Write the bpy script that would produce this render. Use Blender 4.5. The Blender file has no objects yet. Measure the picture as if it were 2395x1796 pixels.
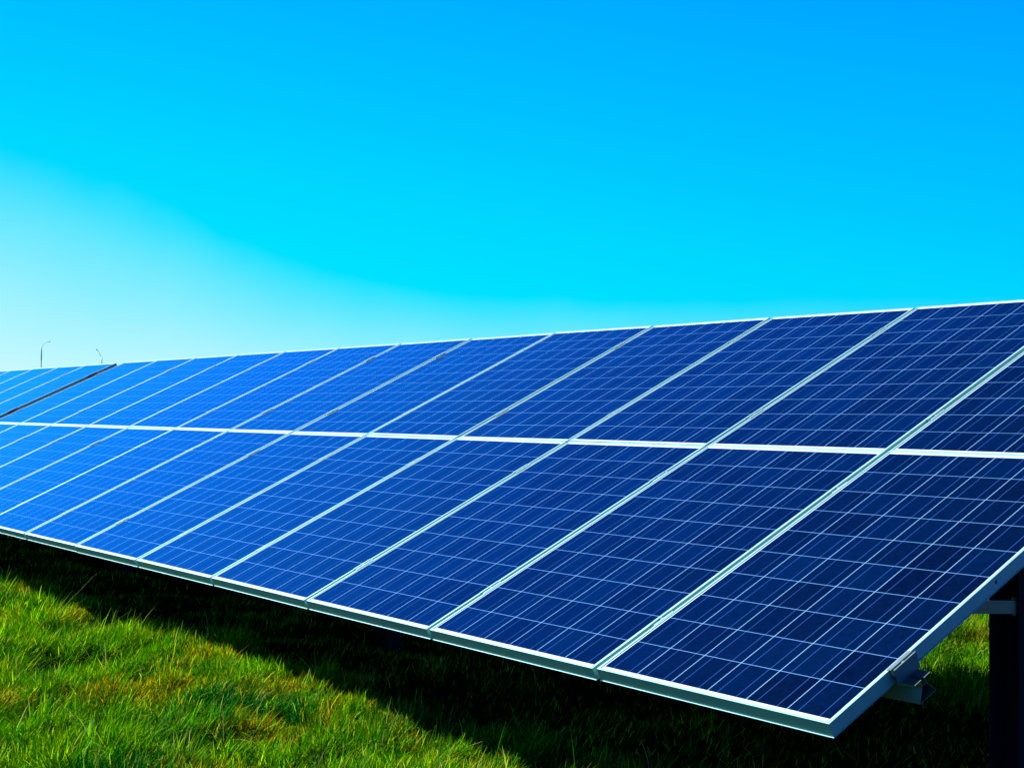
import bpy, bmesh, math, random
import numpy as np
from mathutils import Matrix, Vector

rng = np.random.default_rng(11)
random.seed(5)
scene = bpy.context.scene
COL = scene.collection

# ------------------------------------------------------------------ camera
H = 0.50                                   # height of the array's lower front edge over the ground
TILT = math.radians(25.0)
CT, ST = math.cos(TILT), math.sin(TILT)
cam_data = bpy.data.cameras.new('camera')
cam_data.sensor_width = 36.0
cam_data.lens = 36.0 * 3255.39 / 2395.0
cam_data.clip_start = 0.05
cam_data.clip_end = 6000.0
cam = bpy.data.objects.new('camera', cam_data)
COL.objects.link(cam)
right = Vector((0.59322107, 0.80502004, 0.00561253))
down = Vector((-0.01302839, 0.01657101, -0.99977781))
fwd = Vector((-0.80493417, 0.59301614, 0.02031839))
m = Matrix.Identity(4)
for i in range(3):
    m[i][0], m[i][1], m[i][2] = right[i], -down[i], -fwd[i]
m[0][3], m[1][3], m[2][3] = 2.5607889, -2.96976491, 0.84671614 + H
cam.matrix_world = m
scene.camera = cam

# ------------------------------------------------------------------ sky and sun
SUN_EL = math.radians(44.6)
SUN_H = Vector((-0.889, -0.458, 0.0)).normalized()      # compass direction of the sun
world = bpy.data.worlds.new('World')
scene.world = world
world.use_nodes = True
wt = world.node_tree
wt.nodes.clear()


def N(nt, kind, **kw):
    n = nt.nodes.new(kind)
    for k, v in kw.items():
        setattr(n, k, v)
    return n


def lk(nt, a, b):
    nt.links.new(a, b)


def mathn(nt, op, a=None, b=None, c=None, clamp=False):
    n = nt.nodes.new('ShaderNodeMath')
    n.operation = op
    n.use_clamp = clamp
    for i, v in enumerate((a, b, c)):
        if v is None:
            continue
        if isinstance(v, (int, float)):
            n.inputs[i].default_value = v
        else:
            nt.links.new(v, n.inputs[i])
    return n.outputs[0]


def srgb(r, g, b, k=1.0):
    def f(c):
        c /= 255.0
        return c / 12.92 if c <= 0.04045 else ((c + 0.055) / 1.055) ** 2.4
    return (f(r), f(g), f(b) * k, 1.0)


wg = N(wt, 'ShaderNodeTexCoord').outputs['Generated']
nrm = N(wt, 'ShaderNodeVectorMath', operation='NORMALIZE')
lk(wt, wg, nrm.inputs[0])
sep = N(wt, 'ShaderNodeSeparateXYZ')
lk(wt, nrm.outputs[0], sep.inputs[0])
dot = N(wt, 'ShaderNodeVectorMath', operation='DOT_PRODUCT')
lk(wt, nrm.outputs[0], dot.inputs[0])
dot.inputs[1].default_value = SUN_H
el = mathn(wt, 'MULTIPLY', mathn(wt, 'ARCSINE', sep.outputs['Z']), 57.2958)
s_ = mathn(wt, 'ADD', el, mathn(wt, 'MULTIPLY', mathn(wt, 'SUBTRACT', 0.724, dot.outputs['Value']), 10.8))
fac = mathn(wt, 'DIVIDE', mathn(wt, 'ADD', s_, 6.0), 90.0, clamp=True)
ramp = N(wt, 'ShaderNodeValToRGB')
lk(wt, fac, ramp.inputs[0])
SKY = [(-6, srgb(0, 240, 252, 1.0)), (1.0, srgb(0, 236, 254, 1.1)), (4.0, srgb(0, 232, 255, 1.3)),
       (7.5, srgb(0, 226, 255, 1.6)), (11.0, srgb(0, 214, 255, 1.9)),
       (14.0, srgb(0, 199, 255, 2.3)), (18.0, srgb(0, 182, 255, 2.2)), (24.0, srgb(0, 156, 255, 1.7)),
       (32.0, srgb(0, 106, 240, 1.1)), (48.0, srgb(0, 52, 140, 1.0)), (84.0, srgb(0, 34, 100, 1.0))]
els = ramp.color_ramp.elements
while len(els) < len(SKY):
    els.new(0.5)
for e, (sv, c) in zip(els, SKY):
    e.position = (sv + 6.0) / 90.0
    e.color = c
bg = N(wt, 'ShaderNodeBackground')
bg.inputs['Strength'].default_value = 0.31
# pale haze low over the horizon, piled up towards the sun
bump = mathn(wt, 'DIVIDE', mathn(wt, 'SUBTRACT', mathn(wt, 'MINIMUM', mathn(wt, 'MAXIMUM', dot.outputs['Value'], 0.41), 0.86), 0.41), 0.314)
top = mathn(wt, 'ADD', mathn(wt, 'MULTIPLY', mathn(wt, 'MULTIPLY', bump, bump), 5.9), 4.7)
hn = N(wt, 'ShaderNodeTexNoise')
hn.inputs['Scale'].default_value = 7.0
hn.inputs['Detail'].default_value = 4.0
lk(wt, nrm.outputs[0], hn.inputs['Vector'])
top = mathn(wt, 'MULTIPLY', top, mathn(wt, 'ADD', mathn(wt, 'MULTIPLY', hn.outputs['Fac'], 0.36), 0.82))
pale = mathn(wt, 'DIVIDE', mathn(wt, 'SUBTRACT', top, el), mathn(wt, 'MULTIPLY', top, 0.90), clamp=True)
pale = mathn(wt, 'POWER', pale, 1.45)
hz = N(wt, 'ShaderNodeMix', data_type='RGBA')
lk(wt, pale, hz.inputs['Factor'])
lk(wt, ramp.outputs[0], hz.inputs['A'])
hz.inputs['B'].default_value = srgb(208, 250, 253)
lk(wt, hz.outputs['Result'], bg.inputs['Color'])
wo = N(wt, 'ShaderNodeOutputWorld')
lk(wt, bg.outputs[0], wo.inputs['Surface'])

sun_data = bpy.data.lights.new('sun', 'SUN')
sun_data.energy = 5.0
sun_data.angle = math.radians(0.5)
sun_data.color = (1.0, 0.975, 0.93)
sun = bpy.data.objects.new('sun', sun_data)
COL.objects.link(sun)
sdir = SUN_H * math.cos(SUN_EL) + Vector((0, 0, math.sin(SUN_EL)))
sun.rotation_euler = sdir.to_track_quat('Z', 'Y').to_euler()
sun.location = (-20, -25, 40)

scene.view_settings.view_transform = 'Standard'
scene.view_settings.look = 'None'
scene.view_settings.exposure = 1.69
scene.view_settings.gamma = 1.0
scene.render.engine = 'CYCLES'
scene.cycles.max_bounces = 8
scene.cycles.use_denoising = True


# ------------------------------------------------------------------ helpers
def tag(o, label=None, cat=None, group=None, kind=None):
    if label:
        o['label'] = label
    if cat:
        o['category'] = cat
    if group:
        o['group'] = group
    if kind:
        o['kind'] = kind
    return o


def empty(name, loc=(0, 0, 0), rot=(0, 0, 0)):
    o = bpy.data.objects.new(name, None)
    o.empty_display_size = 0.1
    o.location = loc
    o.rotation_euler = rot
    COL.objects.link(o)
    return o


def link_mesh(name, me, mat=None, parent=None):
    if mat and not me.materials:
        me.materials.append(mat)
    o = bpy.data.objects.new(name, me)
    COL.objects.link(o)
    if parent:
        o.parent = parent
    return o


class MB:
    """collects simple shapes into one mesh"""
    def __init__(self):
        self.v, self.f = [], []

    def add(self, vs, fs):
        b = len(self.v)
        self.v += [tuple(p) for p in vs]
        self.f += [tuple(i + b for i in q) for q in fs]

    def box(self, a, b):
        (x0, y0, z0), (x1, y1, z1) = a, b
        self.add([(x0, y0, z0), (x1, y0, z0), (x1, y1, z0), (x0, y1, z0),
                  (x0, y0, z1), (x1, y0, z1), (x1, y1, z1), (x0, y1, z1)],
                 [(0, 3, 2, 1), (4, 5, 6, 7), (0, 1, 5, 4), (1, 2, 6, 5), (2, 3, 7, 6), (3, 0, 4, 7)])

    def extrude(self, prof, axis, a, b):
        """closed profile (list of 2-tuples) swept along one axis from a to b, capped"""
        n = len(prof)
        def P(p, t):
            return {'x': (t, p[0], p[1]), 'y': (p[0], t, p[1]), 'z': (p[0], p[1], t)}[axis]
        vs = [P(p, a) for p in prof] + [P(p, b) for p in prof]
        fs = [(i, (i + 1) % n, n + (i + 1) % n, n + i) for i in range(n)]
        fs += [tuple(range(n))[::-1], tuple(range(n, 2 * n))]
        self.add(vs, fs)

    def cyl(self, c, axis, r, h, n=12, r2=None):
        r2 = r if r2 is None else r2
        axis = Vector(axis).normalized()
        t = axis.orthogonal().normalized()
        u = axis.cross(t)
        c = Vector(c)
        vs = []
        for k, rr in ((0, r), (1, r2)):
            for i in range(n):
                a = 2 * math.pi * i / n
                vs.append(c + axis * h * k + (t * math.cos(a) + u * math.sin(a)) * rr)
        fs = [(i, (i + 1) % n, n + (i + 1) % n, n + i) for i in range(n)]
        fs += [tuple(range(n))[::-1], tuple(range(n, 2 * n))]
        self.add(vs, fs)

    def tube(self, pts, radii, n=10):
        rings = []
        vs = []
        for i, p in enumerate(pts):
            p = Vector(p)
            d = (Vector(pts[min(i + 1, len(pts) - 1)]) - Vector(pts[max(i - 1, 0)])).normalized()
            t = d.cross(Vector((0.31, 0.9, 0.11))).normalized()
            u = d.cross(t)
            for k in range(n):
                a = 2 * math.pi * k / n
                vs.append(p + (t * math.cos(a) + u * math.sin(a)) * radii[i])
        fs = []
        for i in range(len(pts) - 1):
            for k in range(n):
                fs.append((i * n + k, i * n + (k + 1) % n, (i + 1) * n + (k + 1) % n, (i + 1) * n + k))
        fs += [tuple(range(n))[::-1], tuple(range((len(pts) - 1) * n, len(pts) * n))]
        self.add(vs, fs)

    def mesh(self, name, mat, smooth=False):
        me = bpy.data.meshes.new(name)
        me.from_pydata(self.v, [], self.f)
        bm = bmesh.new()
        bm.from_mesh(me)
        bmesh.ops.recalc_face_normals(bm, faces=bm.faces)
        bm.to_mesh(me)
        bm.free()
        if smooth:
            for p in me.polygons:
                p.use_smooth = True
        me.materials.append(mat)
        return me

    def build(self, name, mat, parent=None, smooth=False):
        return link_mesh(name, self.mesh(name, mat, smooth), None, parent)


# ------------------------------------------------------------------ materials
def new_mat(name):
    ma = bpy.data.materials.new(name)
    ma.use_nodes = True
    return ma, ma.node_tree, ma.node_tree.nodes['Principled BSDF']


def metal_mat(name, color, metallic, rough, var=0.12, scale=8.0, stretch=(1, 1, 1)):
    ma, nt, b = new_mat(name)
    tc = N(nt, 'ShaderNodeTexCoord').outputs['Object']
    mp = N(nt, 'ShaderNodeMapping')
    mp.inputs['Scale'].default_value = stretch
    lk(nt, tc, mp.inputs[0])
    no = N(nt, 'ShaderNodeTexNoise')
    no.inputs['Scale'].default_value = scale
    no.inputs['Detail'].default_value = 5
    lk(nt, mp.outputs[0], no.inputs['Vector'])
    mix = N(nt, 'ShaderNodeMix', data_type='RGBA')
    mix.inputs['A'].default_value = (*[c * (1 - var) for c in color], 1)
    mix.inputs['B'].default_value = (*[min(1, c * (1 + var)) for c in color], 1)
    lk(nt, no.outputs['Fac'], mix.inputs['Factor'])
    lk(nt, mix.outputs['Result'], b.inputs['Base Color'])
    lk(nt, mathn(nt, 'ADD', mathn(nt, 'MULTIPLY', no.outputs['Fac'], 0.2), rough - 0.1), b.inputs['Roughness'])
    b.inputs['Metallic'].default_value = metallic
    return ma


M_ALU = metal_mat('anodised_aluminium', (0.205, 0.42, 0.415), 0.62, 0.46, 0.06, 6.0)
M_ALU.node_tree.nodes['Principled BSDF'].inputs['Coat Weight'].default_value = 0.35
M_ALU.node_tree.nodes['Principled BSDF'].inputs['Coat Roughness'].default_value = 0.3
M_CLAMP = metal_mat('mill_aluminium', (0.12, 0.19, 0.19), 0.6, 0.42, 0.1, 30.0)
M_MID = metal_mat('clamp_aluminium', (0.19, 0.34, 0.37), 0.5, 0.46, 0.1, 30.0)
M_RAIL = metal_mat('rail_aluminium', (0.19, 0.22, 0.15), 0.75, 0.42, 0.1, 12.0)
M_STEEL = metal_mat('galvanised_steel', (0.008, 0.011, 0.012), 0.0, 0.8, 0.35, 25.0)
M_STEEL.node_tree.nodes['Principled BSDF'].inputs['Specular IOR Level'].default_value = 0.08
M_BOLT = metal_mat('stainless_bolt', (0.30, 0.42, 0.45), 0.9, 0.35, 0.1, 40.0)
M_LAMP = metal_mat('lamp_grey_paint', (0.08, 0.27, 0.35), 0.1, 0.5, 0.2, 3.0)
M_DARK = metal_mat('hole_dark', (0.01, 0.012, 0.012), 0.0, 0.7, 0.2, 40.0)
M_BACK = metal_mat('white_backsheet', (0.75, 0.75, 0.76), 0.0, 0.5, 0.04, 5.0)

PW, PL = 0.9905, 1.6587
GAP, GAPV = 0.0220, 0.0026
PX, PV = 0.1600, 0.1612            # cell pitch across and along the panel
GX, GV = 0.0022, 0.0017            # gaps between cells
MX = (PW - 6 * PX) / 2
MV = (PL - 10 * PV) / 2


def make_cell_mat():
    ma, nt, b = new_mat('polycrystalline_cells')
    tc = N(nt, 'ShaderNodeTexCoord').outputs['Object']
    sp = N(nt, 'ShaderNodeSeparateXYZ')
    lk(nt, tc, sp.inputs[0])
    cx = mathn(nt, 'DIVIDE', mathn(nt, 'ADD', sp.outputs['X'], PW - MX), PX)
    cv = mathn(nt, 'DIVIDE', mathn(nt, 'SUBTRACT', sp.outputs['Y'], MV), PV)
    ix, iv = mathn(nt, 'FLOOR', cx), mathn(nt, 'FLOOR', cv)
    fx, fv = mathn(nt, 'FRACT', cx), mathn(nt, 'FRACT', cv)
    rnd = N(nt, 'ShaderNodeObjectInfo').outputs['Random']
    comb = N(nt, 'ShaderNodeCombineXYZ')
    lk(nt, ix, comb.inputs[0]); lk(nt, iv, comb.inputs[1])
    lk(nt, mathn(nt, 'MULTIPLY', rnd, 77.0), comb.inputs[2])
    wn = N(nt, 'ShaderNodeTexWhiteNoise', noise_dimensions='3D')
    lk(nt, comb.outputs[0], wn.inputs['Vector'])
    wcol = N(nt, 'ShaderNodeSeparateColor')
    lk(nt, wn.outputs['Color'], wcol.inputs[0])
    # inside the cell matrix
    def between(x, lo, hi):
        return mathn(nt, 'MULTIPLY', mathn(nt, 'GREATER_THAN', x, lo), mathn(nt, 'LESS_THAN', x, hi))
    inside = mathn(nt, 'MULTIPLY', between(cx, 0.0, 6.0), between(cv, 0.0, 10.0))
    hx, hv = GX / PX / 2, GV / PV / 2
    cell = mathn(nt, 'MULTIPLY', between(fx, hx, 1 - hx), between(fv, hv, 1 - hv))
    cell = mathn(nt, 'MULTIPLY', cell, inside)
    # two busbars per cell, each cell set in by hand: tiny sideways offsets
    off = mathn(nt, 'MULTIPLY', mathn(nt, 'SUBTRACT', wcol.outputs[0], 0.5), 0.012)
    fxo = mathn(nt, 'ADD', fx, off)
    wb = 0.0019 / PX / 2
    d1 = mathn(nt, 'ABSOLUTE', mathn(nt, 'SUBTRACT', mathn(nt, 'ABSOLUTE', mathn(nt, 'SUBTRACT', fxo, 0.5)), 0.25))
    bus = mathn(nt, 'MULTIPLY', mathn(nt, 'LESS_THAN', d1, wb), inside)
    # crystal grain and cell-to-cell tone
    vo = N(nt, 'ShaderNodeTexVoronoi')
    vo.inputs['Scale'].default_value = 95.0
    addv = N(nt, 'ShaderNodeVectorMath', operation='ADD')
    lk(nt, tc, addv.inputs[0]); lk(nt, wn.outputs['Color'], addv.inputs[1])
    lk(nt, addv.outputs[0], vo.inputs['Vector'])
    gs = N(nt, 'ShaderNodeSeparateColor')
    lk(nt, vo.outputs['Color'], gs.inputs[0])
    tone = mathn(nt, 'ADD', mathn(nt, 'MULTIPLY', wcol.outputs[1], 0.62), mathn(nt, 'MULTIPLY', gs.outputs[0], 0.38))
    cm = N(nt, 'ShaderNodeMix', data_type='RGBA')
    cm.inputs['A'].default_value = (0.0001, 0.0007, 0.0024, 1)
    cm.inputs['B'].default_value = (0.0001, 0.0050, 0.0235, 1)
    lk(nt, tone, cm.inputs['Factor'])
    m1 = N(nt, 'ShaderNodeMix', data_type='RGBA')
    mg = N(nt, 'ShaderNodeMix', data_type='RGBA')              # white backsheet: bright margin, bluish threads between cells
    mg.inputs['A'].default_value = (0.42, 0.47, 0.48, 1)
    gc = N(nt, 'ShaderNodeMix', data_type='RGBA')
    gc.inputs['A'].default_value = (0.11, 0.28, 0.52, 1)      # thin gap across the strings
    gc.inputs['B'].default_value = (0.155, 0.34, 0.54, 1)      # wider gap between the strings
    lk(nt, mathn(nt, 'SUBTRACT', 1.0, between(fx, hx, 1 - hx)), gc.inputs['Factor'])
    lk(nt, gc.outputs['Result'], mg.inputs['B'])
    lk(nt, inside, mg.inputs['Factor'])
    lk(nt, mg.outputs['Result'], m1.inputs['A'])
    lk(nt, cell, m1.inputs['Factor'])
    lk(nt, cm.outputs['Result'], m1.inputs['B'])
    m2 = N(nt, 'ShaderNodeMix', data_type='RGBA')
    m2.inputs['B'].default_value = (0.018, 0.062, 0.21, 1)      # tinned busbar under blue glass
    lk(nt, mathn(nt, 'MULTIPLY', bus, cell), m2.inputs['Factor'])
    lk(nt, m1.outputs['Result'], m2.inputs['A'])
    # thin uneven dust film
    du = N(nt, 'ShaderNodeTexNoise')
    du.inputs['Scale'].default_value = 2.2
    du.inputs['Detail'].default_value = 6
    lk(nt, addv.outputs[0], du.inputs['Vector'])
    m3 = N(nt, 'ShaderNodeMix', data_type='RGBA')
    m3.inputs['B'].default_value = (0.06, 0.10, 0.20, 1)
    lk(nt, mathn(nt, 'MULTIPLY', du.outputs['Fac'], 0.007), m3.inputs['Factor'])
    lk(nt, m2.outputs['Result'], m3.inputs['A'])
    lk(nt, m3.outputs['Result'], b.inputs['Base Color'])
    b.inputs['IOR'].default_value = 1.75
    b.inputs['Specular Tint'].default_value = (0.02, 0.62, 1.0, 1)      # bluish anti-reflective glass
    lk(nt, mathn(nt, 'ADD', mathn(nt, 'MULTIPLY', du.outputs['Fac'], 0.10), 0.05), b.inputs['Roughness'])
    return ma


M_CELL = make_cell_mat()


# ------------------------------------------------------------------ ground
def vnoise(x, y, scale, seed):
    """smooth value noise on numpy arrays, 0..1"""
    r = np.random.default_rng(seed)
    T = r.random((256, 256))
    x = np.asarray(x) / scale + 1000.3
    y = np.asarray(y) / scale + 1000.7
    i, j = np.floor(x).astype(int), np.floor(y).astype(int)
    u, v = x - i, y - j
    u, v = u * u * (3 - 2 * u), v * v * (3 - 2 * v)
    a, b = T[i % 256, j % 256], T[(i + 1) % 256, j % 256]
    c, d = T[i % 256, (j + 1) % 256], T[(i + 1) % 256, (j + 1) % 256]
    return (a * (1 - u) + b * u) * (1 - v) + (c * (1 - u) + d * u) * v


def ground_z(x, y):
    x, y = np.asarray(x, float), np.asarray(y, float)
    t = np.clip((y - 0.9) / 3.0, 0, 1)
    near = np.clip(1 - (np.hypot(x + 6, y - 1) - 14) / 20, 0, 1)
    z = -0.215 * t * t * (3 - 2 * t)
    z = z + (vnoise(x, y, 1.1, 1) - 0.5) * 0.09 * near + (vnoise(x, y, 0.40, 2) - 0.5) * 0.10 * near
    return z


def build_ground():
    def axis(lo, hi, step, far):
        core = np.arange(lo, hi + 1e-6, step)
        out = [step * 1.6 ** k for k in range(1, 40)]
        acc, a, b = 0, [], []
        for s in out:
            acc += s
            if acc > far:
                break
            a.append(lo - acc); b.append(hi + acc)
        return np.r_[a[::-1], core, b]
    xs, ys = axis(-22, 5, 0.2, 2500), axis(-5, 12, 0.2, 2500)
    X, Y = np.meshgrid(xs, ys)
    Z = ground_z(X, Y)
    nx, ny = len(xs), len(ys)
    v = np.c_[X.ravel(), Y.ravel(), Z.ravel()]
    f = [(j * nx + i, j * nx + i + 1, (j + 1) * nx + i + 1, (j + 1) * nx + i) for j in range(ny - 1) for i in range(nx - 1)]
    me = bpy.data.meshes.new('ground')
    me.from_pydata(v.tolist(), [], f)
    for p in me.polygons:
        p.use_smooth = True
    ma, nt, b = new_mat('field_soil')
    tc = N(nt, 'ShaderNodeTexCoord').outputs['Object']
    n1 = N(nt, 'ShaderNodeTexNoise'); n1.inputs['Scale'].default_value = 1.3; n1.inputs['Detail'].default_value = 8
    n2 = N(nt, 'ShaderNodeTexNoise'); n2.inputs['Scale'].default_value = 40; n2.inputs['Detail'].default_value = 6
    lk(nt, tc, n1.inputs['Vector']); lk(nt, tc, n2.inputs['Vector'])
    r1 = N(nt, 'ShaderNodeValToRGB')
    r1.color_ramp.elements[0].position = 0.35; r1.color_ramp.elements[0].color = (0.0015, 0.005, 0.0008, 1)
    r1.color_ramp.elements[1].position = 0.7; r1.color_ramp.elements[1].color = (0.005, 0.012, 0.0012, 1)
    lk(nt, mathn(nt, 'ADD', mathn(nt, 'MULTIPLY', n1.outputs['Fac'], 0.5), mathn(nt, 'MULTIPLY', n2.outputs['Fac'], 0.5)), r1.inputs[0])
    lk(nt, r1.outputs[0], b.inputs['Base Color'])
    b.inputs['Roughness'].default_value = 0.95
    b.inputs['Specular IOR Level'].default_value = 0.0
    bp = N(nt, 'ShaderNodeBump'); bp.inputs['Strength'].default_value = 0.6; bp.inputs['Distance'].default_value = 0.03
    lk(nt, n2.outputs['Fac'], bp.inputs['Height']); lk(nt, bp.outputs[0], b.inputs['Normal'])
    return tag(link_mesh('ground', me, ma), kind='structure')


build_ground()


# ------------------------------------------------------------------ solar panels
def frame_mesh():
    prof = [(-0.0022, -0.0450), (-0.0022, -0.0432), (0.0, -0.0430), (0.0, -0.0006), (0.0006, 0.0),
            (0.0092, 0.0), (0.0098, -0.0006), (0.0098, -0.0078), (0.0020, -0.0078), (0.0020, -0.0430),
            (0.0300, -0.0430), (0.0300, -0.0450)]
    vs, fs = [], []
    for d, n in prof:
        vs += [(-PW + d, d, n), (-d, d, n), (-d, PL - max(d, 0), n), (-PW + d, PL - max(d, 0), n)]
    k = len(prof)
    for i in range(k):
        j = (i + 1) % k
        for c in range(4):
            e = (c + 1) % 4
            fs.append((i * 4 + c, i * 4 + e, j * 4 + e, j * 4 + c))
    mb = MB(); mb.add(vs, fs)
    return mb.mesh('frame', M_ALU)


ME_FRAME = frame_mesh()
g_ = MB(); g_.box((-PW + 0.0100, 0.0100, -0.0062), (-0.0100, PL - 0.0100, -0.0026))
ME_GLASS = g_.mesh('glass', M_CELL)
g_ = MB(); g_.box((-PW + 0.0101, 0.0101, -0.0076), (-0.0101, PL - 0.0101, -0.0064))
ME_BACK = g_.mesh('backsheet', M_BACK)
g_ = MB(); g_.cyl((-0.0004, 0.832, -0.019), (1, 0, 0), 0.0060, 0.0007, 14)
ME_HOLE = g_.mesh('drain_hole', M_DARK)

PITCH = PW + GAP
ROW_V = (0.0, PL + GAPV)


def P(u, v, n=0.0):
    """array plane -> world"""
    return Vector((u, v * CT - n * ST, H + v * ST + n * CT))


ORD = ['first', 'second', 'third', 'fourth', 'fifth', 'sixth', 'seventh', 'eighth', 'ninth', 'tenth', 'eleventh', 'twelfth', 'thirteenth']
T1_COLS, T2_COLS = 13, 6
T1_LEFT = -(T1_COLS * PITCH - GAP)
T2_RIGHT = T1_LEFT - 0.300


def panel_label(table, row, c):
    rn = 'lower' if row == 0 else 'upper'
    if table == 0:
        if c == 0 and row == 0:
            return 'dark blue solar panel at the open corner of the lower row, side frame showing'
        if c == 0:
            return 'dark blue solar panel at the right end of the upper row, above the corner panel'
        if c == T1_COLS - 1:
            return f'bright blue solar panel ending the {rn} row just before the dark gap'
        tone = 'dark navy' if c < 4 else ('mid blue' if c < 8 else 'bright azure')
        return f'{tone} solar panel, {ORD[c]} from the open right end in the {rn} row'
    if c == 0:
        return f'pale azure solar panel just past the dark gap in the {rn} row'
    return f'pale azure solar panel, {ORD[c]} past the dark gap in the {rn} row'


for table, (u0, cols) in enumerate(((0.0, T1_COLS), (T2_RIGHT, T2_COLS))):
    for row in (0, 1):
        for c in range(cols):
            u = u0 - c * PITCH
            e = empty('solar_panel', P(u + random.uniform(-.0012, .0012), ROW_V[row] + random.uniform(-.0010, .0010), random.uniform(-.0008, .0008)),
                      (TILT + random.uniform(-.0010, .0010), random.uniform(-.0025, .0025), 0))
            tag(e, panel_label(table, row, c), 'solar panel', 'solar panels of the near array' if table == 0 else 'solar panels of the far array')
            link_mesh('frame', ME_FRAME, None, e)
            link_mesh('glass', ME_GLASS, None, e)
            link_mesh('backsheet', ME_BACK, None, e)
            if c == 0 and table == 0:
                link_mesh('drain_hole', ME_HOLE, None, e)

# ------------------------------------------------------------------ mounting racks
RAIL_V = (0.332, 1.335, ROW_V[1] + 0.338, ROW_V[1] + 1.335)
RP = [(-.040, -.1060), (.040, -.1060), (.040, -.1035), (.0115, -.0645), (.0115, -.0475), (.0375, -.0475),
      (.0375, -.0510), (.0400, -.0510), (.0400, -.0455), (.0065, -.0455), (.0065, -.0610), (-.0065, -.0610),
      (-.0065, -.0455), (-.0400, -.0455), (-.0400, -.0510), (-.0375, -.0510), (-.0375, -.0475), (-.0115, -.0475), (-.0115, -.0645), (-.0400, -.1035)]
# hollow base: two webs and a floor instead of a solid trapezoid
RAIL_PARTS = [
    [(-.040, -.1060), (.040, -.1060), (.040, -.1038), (-.040, -.1038)],
    [(-.0400, -.1037), (-.0376, -.1037), (-.0092, -.0640), (-.0116, -.0640)],
    [(.0376, -.1037), (.0400, -.1037), (.0116, -.0640), (.0092, -.0640)],
    [(-.0116, -.0639), (.0116, -.0639), (.0116, -.0617), (-.0116, -.0617)],
    [(-.0116, -.0616), (-.0092, -.0616), (-.0092, -.0476), (-.0116, -.0476)],
    [(.0092, -.0616), (.0116, -.0616), (.0116, -.0476), (.0092, -.0476)],
    [(-.0380, -.0475), (-.0060, -.0475), (-.0060, -.0455), (-.0380, -.0455)],
    [(.0060, -.0475), (.0380, -.0475), (.0380, -.0455), (.0060, -.0455)],
    [(-.0380, -.0530), (-.0360, -.0530), (-.0360, -.0476), (-.0380, -.0476)],
    [(.0360, -.0530), (.0380, -.0530), (.0380, -.0476), (.0360, -.0476)],
]

mc = MB()                                          # mid clamp: a hat section sunk in the gap
hat = [(-.0150, .0006), (-.0150, .0030), (-.0076, .0030), (-.0076, -.0205), (.0076, -.0205), (.0076, .0030),
       (.0150, .0030), (.0150, .0006), (.0092, .0006), (.0092, -.0230), (-.0092, -.0230), (-.0092, .0006)]
mc.extrude(hat, 'y', -.048, .048)
ME_MID = mc.mesh('clamp', M_ALU)
ec = MB()                                          # end clamp: lip, channel floor and a deep outer plate
zed = [(-.0070, .0006), (-.0070, .0036), (.0065, .0036), (.0065, -.0115), (.0175, -.0115), (.0175, .0052), (.0215, .0052),
       (.0215, -.0452), (.0185, -.0452), (.0185, -.0145), (.0035, -.0145), (.0035, .0006)]
ec.extrude(zed, 'y', -.053, .053)
ME_END_R = ec.mesh('clamp', M_CLAMP)
ec = MB(); ec.extrude([(-a, b) for a, b in zed][::-1], 'y', -.053, .053)
ME_END_L = ec.mesh('clamp', M_CLAMP)
bo = MB(); bo.cyl((0, 0, -.0200), (0, 0, 1), .0062, .0215, 6); pass
ME_BOLT = bo.mesh('bolt', M_BOLT)


def clamp(rack, me, u, v, bolt_dx=0.0):
    c = link_mesh('clamp', me, None, rack)
    c.location = (u, v, 0)
    b = link_mesh('bolt', ME_BOLT, None, c)
    b.location = (bolt_dx, 0, 0)


def post_parts(rack, x):
    """rack-local coordinates are plane coordinates, so the upright parts are turned back by the tilt"""
    inv = Matrix.Rotation(-TILT, 4, 'X') @ Matrix.Translation((0, 0, -H))
    def up(mb, name, mat):
        me = mb.mesh(name, mat)
        me.transform(inv)
        return link_mesh(name, me, None, rack)
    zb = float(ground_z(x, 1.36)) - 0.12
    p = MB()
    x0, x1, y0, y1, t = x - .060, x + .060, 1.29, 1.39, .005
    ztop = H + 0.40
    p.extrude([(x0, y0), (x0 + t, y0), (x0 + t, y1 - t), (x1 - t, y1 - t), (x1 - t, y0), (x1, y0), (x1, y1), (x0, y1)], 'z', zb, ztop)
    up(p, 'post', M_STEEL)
    b = MB()                                       # short strut from the post forward to the rafter
    zc = H + .180
    b.box((x + .036, 0.66, zc - .0225 + .030), (x + .050, 1.375, zc + .0225 + .030))
    b.v = [(q[0], q[1], q[2] - (q[1] - 0.98) * .08) for q in b.v]
    s = up(b, 'strut', M_RAIL)
    for dz in (-.032 - .0, .0235):
        bb = MB()
        bb.cyl((x + .010, 1.335, zc + dz), (0, 0, 1), .009, .0085, 6)
        me = bb.mesh('bolt', M_BOLT); me.transform(inv)
        link_mesh('bolt', me, None, s)
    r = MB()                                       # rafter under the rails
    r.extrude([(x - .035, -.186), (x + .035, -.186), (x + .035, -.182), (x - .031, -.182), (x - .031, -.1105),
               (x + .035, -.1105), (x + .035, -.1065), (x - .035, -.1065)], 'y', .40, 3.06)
    r.build('rafter', M_STEEL, rack)


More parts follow.
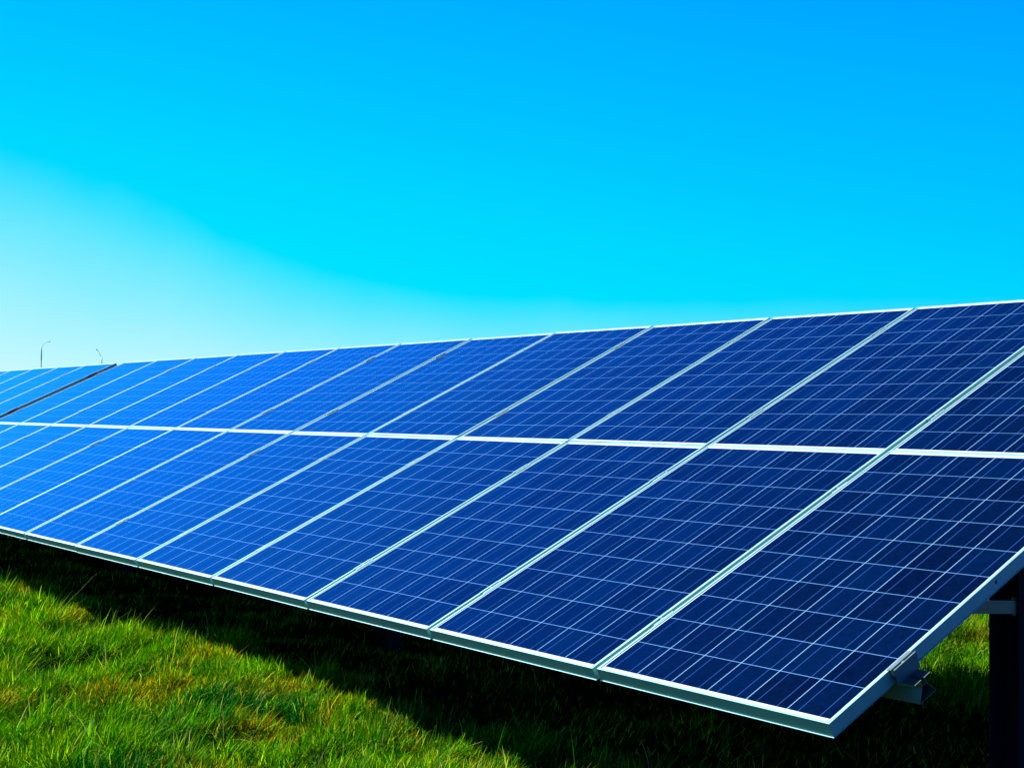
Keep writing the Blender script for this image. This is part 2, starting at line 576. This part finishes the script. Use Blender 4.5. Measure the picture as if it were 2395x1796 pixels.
def build_rack(u0, cols, label, posts, over):
    left = u0 - (cols * PITCH - GAP)
    rack = empty('mounting_rack', (0, 0, H), (TILT, 0, 0))
    tag(rack, label, 'mounting rack')
    for rv in RAIL_V:
        mb = MB()
        for q in RAIL_PARTS:
            mb.extrude([(a + rv, b) for a, b in q], 'x', left - over, u0 + .065)
        mb.build('rail', M_RAIL, rack)
        for c in range(1, cols):
            clamp(rack, ME_MID, u0 - c * PITCH + GAP / 2, rv)
        clamp(rack, ME_END_R, u0, rv, .012)
        clamp(rack, ME_END_L, left, rv, -.012)
    for x in posts:
        post_parts(rack, x)
    return rack


build_rack(0.0, T1_COLS, 'metal rails, posts and clamps carrying the near array of panels', (-.33, -4.5, -8.7, -12.6), .06)
build_rack(T2_RIGHT, T2_COLS, 'metal rails, posts and clamps carrying the far array past the dark gap', (-14.1, -18.6), .06)


# ------------------------------------------------------------------ street lamps beyond the field
def street_lamp(px, py, dist, pole_h, arm, label):
    d = right * ((px - 1197.5) / 3255.39) + down * ((py - 898) / 3255.39) + fwd
    d.z = 0
    d.normalize()
    base = Vector((2.56, -2.97, 0)) + d * dist
    base.z = float(ground_z(base.x, base.y)) - 0.1
    e = empty('street_lamp', base)
    tag(e, label, 'street lamp', 'street lamps beyond the panels')
    p = MB(); p.tube([(0, 0, 0), (0, 0, pole_h * .82), (0, 0, pole_h * .825), (0, 0, pole_h)], [.05, .04, .055, .055], 10)
    p.build('pole', M_LAMP, e, True)
    side = Vector((right.x, right.y, 0)).normalized()
    pts = [side * a + Vector((0, 0, pole_h + b - .06)) for a, b in arm]
    a = MB(); a.tube(pts, [.02] * len(pts), 8)
    a.build('arm', M_LAMP, e, True)
    t, q = pts[-1], (pts[-1] - pts[-2]).normalized()
    h = MB(); h.tube([t - q * .02, t + q * .06, t + q * .22, t + q * .30], [.018, .04, .045, .018], 10)
    h.build('lamp_head', M_LAMP, e, True)


street_lamp(96.5, 850, 150, 8.15, [(0, 0), (.14, .14), (.28, .30), (.44, .42), (.62, .47)], 'thin grey street lamp with its curved arm reaching right')
street_lamp(238, 850, 165, 7.65, [(0, 0), (-.14, .28), (-.28, .55), (-.40, .74), (-.48, .82)], 'thin grey street lamp with its bent arm leaning left')


# ------------------------------------------------------------------ grass
def grass_blades(x, y, length, width, az, lean, curl, color):
    """one mesh of bent ribbons: 7 vertices, two quads and a tip each"""
    n = len(x)
    z = ground_z(x, y) - 0.004
    dirx, diry = np.cos(az), np.sin(az)
    tw = az + np.pi / 2 + rng.normal(0, .5, n)
    sx, sy = np.cos(tw), np.sin(tw)
    V = np.empty((n, 7, 3), np.float32)
    seg = np.array([0.0, 0.38, 0.72, 1.0])
    px, pz = np.zeros(n), np.zeros(n)
    for k in range(4):
        if k:
            a = lean + curl * (seg[k] + seg[k - 1]) / 2
            ds = (seg[k] - seg[k - 1]) * length
            px = px + np.sin(a) * ds
            pz = pz + np.cos(a) * ds
        w = width * (0.9, 1.0, 0.72, 0.0)[k] / 2
        cx, cy, cz = x + dirx * px, y + diry * px, np.maximum(z + pz, z + .012 * k)
        if k < 3:
            V[:, 2 * k] = np.c_[cx - sx * w, cy - sy * w, cz]
            V[:, 2 * k + 1] = np.c_[cx + sx * w, cy + sy * w, cz]
        else:
            V[:, 6] = np.c_[cx, cy, cz]
    base = (np.arange(n) * 7)[:, None]
    quads = np.array([0, 1, 3, 2, 2, 3, 5, 4, 4, 5, 6])
    loops = (base + quads[None]).ravel().astype(np.int32)
    tot = np.tile(np.array([4, 4, 3], np.int32), n)
    start = np.r_[0, np.cumsum(tot)[:-1]].astype(np.int32)
    me = bpy.data.meshes.new('grass')
    me.vertices.add(n * 7)
    me.vertices.foreach_set('co', V.ravel())
    me.loops.add(len(loops))
    me.loops.foreach_set('vertex_index', loops)
    me.polygons.add(len(tot))
    me.polygons.foreach_set('loop_start', start)
    me.polygons.foreach_set('loop_total', tot)
    at = me.attributes.new('blade_color', 'FLOAT_COLOR', 'POINT')
    c = np.ones((n, 7, 4), np.float32)
    c[:, :, :3] = color[:, None, :]
    at.data.foreach_set('color', c.ravel())
    me.update(calc_edges=True)
    me.polygons.foreach_set('use_smooth', np.ones(len(tot), bool))
    return me


def scatter(x0, x1, y0, y1, dens, keep=None):
    n = int((x1 - x0) * (y1 - y0) * dens)
    x, y = rng.uniform(x0, x1, n), rng.uniform(y0, y1, n)
    if keep is not None:
        k = keep(x, y)
        x, y = x[k], y[k]
    return x, y


def grass():
    C = np.array([2.56, -2.97])
    F = np.array([fwd.x, fwd.y]); R_ = np.array([right.x, right.y])
    def inview(x, y, pad):
        dx, dy = x - C[0], y - C[1]
        f, r = dx * F[0] + dy * F[1], dx * R_[0] + dy * R_[1]
        return (np.abs(r) < f * 0.368 + pad) & (f > 2.2)
    pos = []
    pos.append((scatter(-6.5, 0.5, -2.6, 1.3, 21000, lambda x, y: inview(x, y, .7)), 1.0))
    pos.append((scatter(-13.5, -6.5, -2.2, 1.3, 11000, lambda x, y: inview(x, y, 1.0)), 1.25))
    pos.append((scatter(-7, 1.5, 1.3, 7.5, 8000, lambda x, y: inview(x, y, .7)), 1.15))
    pos.append((scatter(-20, -7, 1.3, 7, 900), 1.6))
    pos.append((scatter(-20, 4, -4, 10, 160), 1.6))
    x = np.concatenate([p[0][0] for p in pos]); y = np.concatenate([p[0][1] for p in pos])
    wk = np.concatenate([np.full(len(p[0][0]), p[1]) for p in pos])
    # tufts: thin the field out unevenly
    tuft = vnoise(x, y, .13, 21) * .6 + vnoise(x, y, .36, 22) * .4
    keep = rng.random(len(x)) < np.clip(.30 + 1.9 * (tuft - .30), .10, 1)
    x, y, wk, tuft = x[keep], y[keep], wk[keep], tuft[keep]
    # sparser growth under the panels, thinned and shortened to deepen the shade there
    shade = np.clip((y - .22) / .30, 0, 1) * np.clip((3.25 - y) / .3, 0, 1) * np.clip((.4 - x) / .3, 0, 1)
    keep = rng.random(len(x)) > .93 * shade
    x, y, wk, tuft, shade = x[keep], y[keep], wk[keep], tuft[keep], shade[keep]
    n = len(x)
    dry = np.clip((vnoise(x, y, .50, 31) * .6 + vnoise(x, y, .2, 32) * .4 - .55) * 5.0, 0, 1)
    blue = np.clip((vnoise(x, y, .42, 33) * .6 + vnoise(x, y, .17, 34) * .4 - .46) * 4.5, 0, 1)
    length = (.012 + .175 * np.clip(tuft, 0, 1) ** 2.1 + rng.gamma(2.0, .013, n)) * (1 - .35 * dry)
    rear = np.clip((y - 2.2) / 1.0, 0, 1)
    length *= 1 + .35 * rear
    length *= 1 + np.clip((vnoise(x, y, .24, 51) - .66) * 5, 0, 1.1)
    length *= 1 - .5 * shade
    width = rng.uniform(.0020, .0046, n) * wk
    wind = math.atan2(.80, .60)
    az = wind + rng.normal(0, 1.0, n) + (vnoise(x, y, .35, 41) - .5) * 3.0
    loose = rng.random(n) < .22
    az[loose] = rng.uniform(0, 2 * np.pi, loose.sum())
    lean = np.abs(rng.normal(.55, .38, n)) + .6 * (vnoise(x, y, .3, 42) - .4)
    lean = np.clip(lean, .02, 1.25)
    curl = np.abs(rng.normal(.6, .45, n))
    A = np.array
    green = A([.004, .100, .0008]); lime = A([.070, .190, .0008]); teal = A([.0004, .055, .010]); straw = A([.27, .21, .008]); brown = A([.11, .068, .002])
    t = rng.random(n)[:, None]
    col = green * (1 - t) + lime * t
    b_ = (blue * (1 - dry) * .9)[:, None]
    col = col * (1 - b_) + (teal * .7 + green * .3) * b_ * rng.uniform(.6, 1.2, n)[:, None] + 0 * t
    q = (rng.random(n) < dry * .50 + .012)
    mixq = rng.random(n)[:, None]
    col = np.where(q[:, None], straw * mixq + brown * (1 - mixq), col)
    col *= np.clip(np.exp(rng.normal(-.30, .68, n)), .18, 2.8)[:, None]
    glint = rng.random(n) < .085  # random pale blades: bright glints put into the blade colour
    col[glint] = A([.26, .36, .03]) * rng.uniform(.7, 1.3, glint.sum())[:, None]
    # a few long pale stalks
    k = rng.random(n) < .003
    length[k] *= 1.5; width[k] *= .8; lean[k] *= .6
    col[k] = A([.24, .24, .09])
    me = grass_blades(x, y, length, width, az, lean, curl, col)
    ma, nt, b = new_mat('grass_blades')
    at = N(nt, 'ShaderNodeAttribute', attribute_name='blade_color')
    lk(nt, at.outputs['Color'], b.inputs['Base Color'])
    b.inputs['Roughness'].default_value = 0.36
    b.inputs['Specular IOR Level'].default_value = 0.0
    b.inputs['Specular Tint'].default_value = (0.62, 0.95, 0.10, 1)
    tr = N(nt, 'ShaderNodeBsdfTranslucent')
    hs = N(nt, 'ShaderNodeHueSaturation')
    hs.inputs['Value'].default_value = 1.5
    hs.inputs['Saturation'].default_value = 1.1
    lk(nt, at.outputs['Color'], hs.inputs['Color'])
    lk(nt, hs.outputs[0], tr.inputs['Color'])
    mx = N(nt, 'ShaderNodeMixShader')
    mx.inputs[0].default_value = .38
    lk(nt, b.outputs[0], mx.inputs[1]); lk(nt, tr.outputs[0], mx.inputs[2])
    lk(nt, mx.outputs[0], nt.nodes['Material Output'].inputs['Surface'])
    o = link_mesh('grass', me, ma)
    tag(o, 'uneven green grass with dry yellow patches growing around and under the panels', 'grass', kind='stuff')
    print('blades', n)


grass()
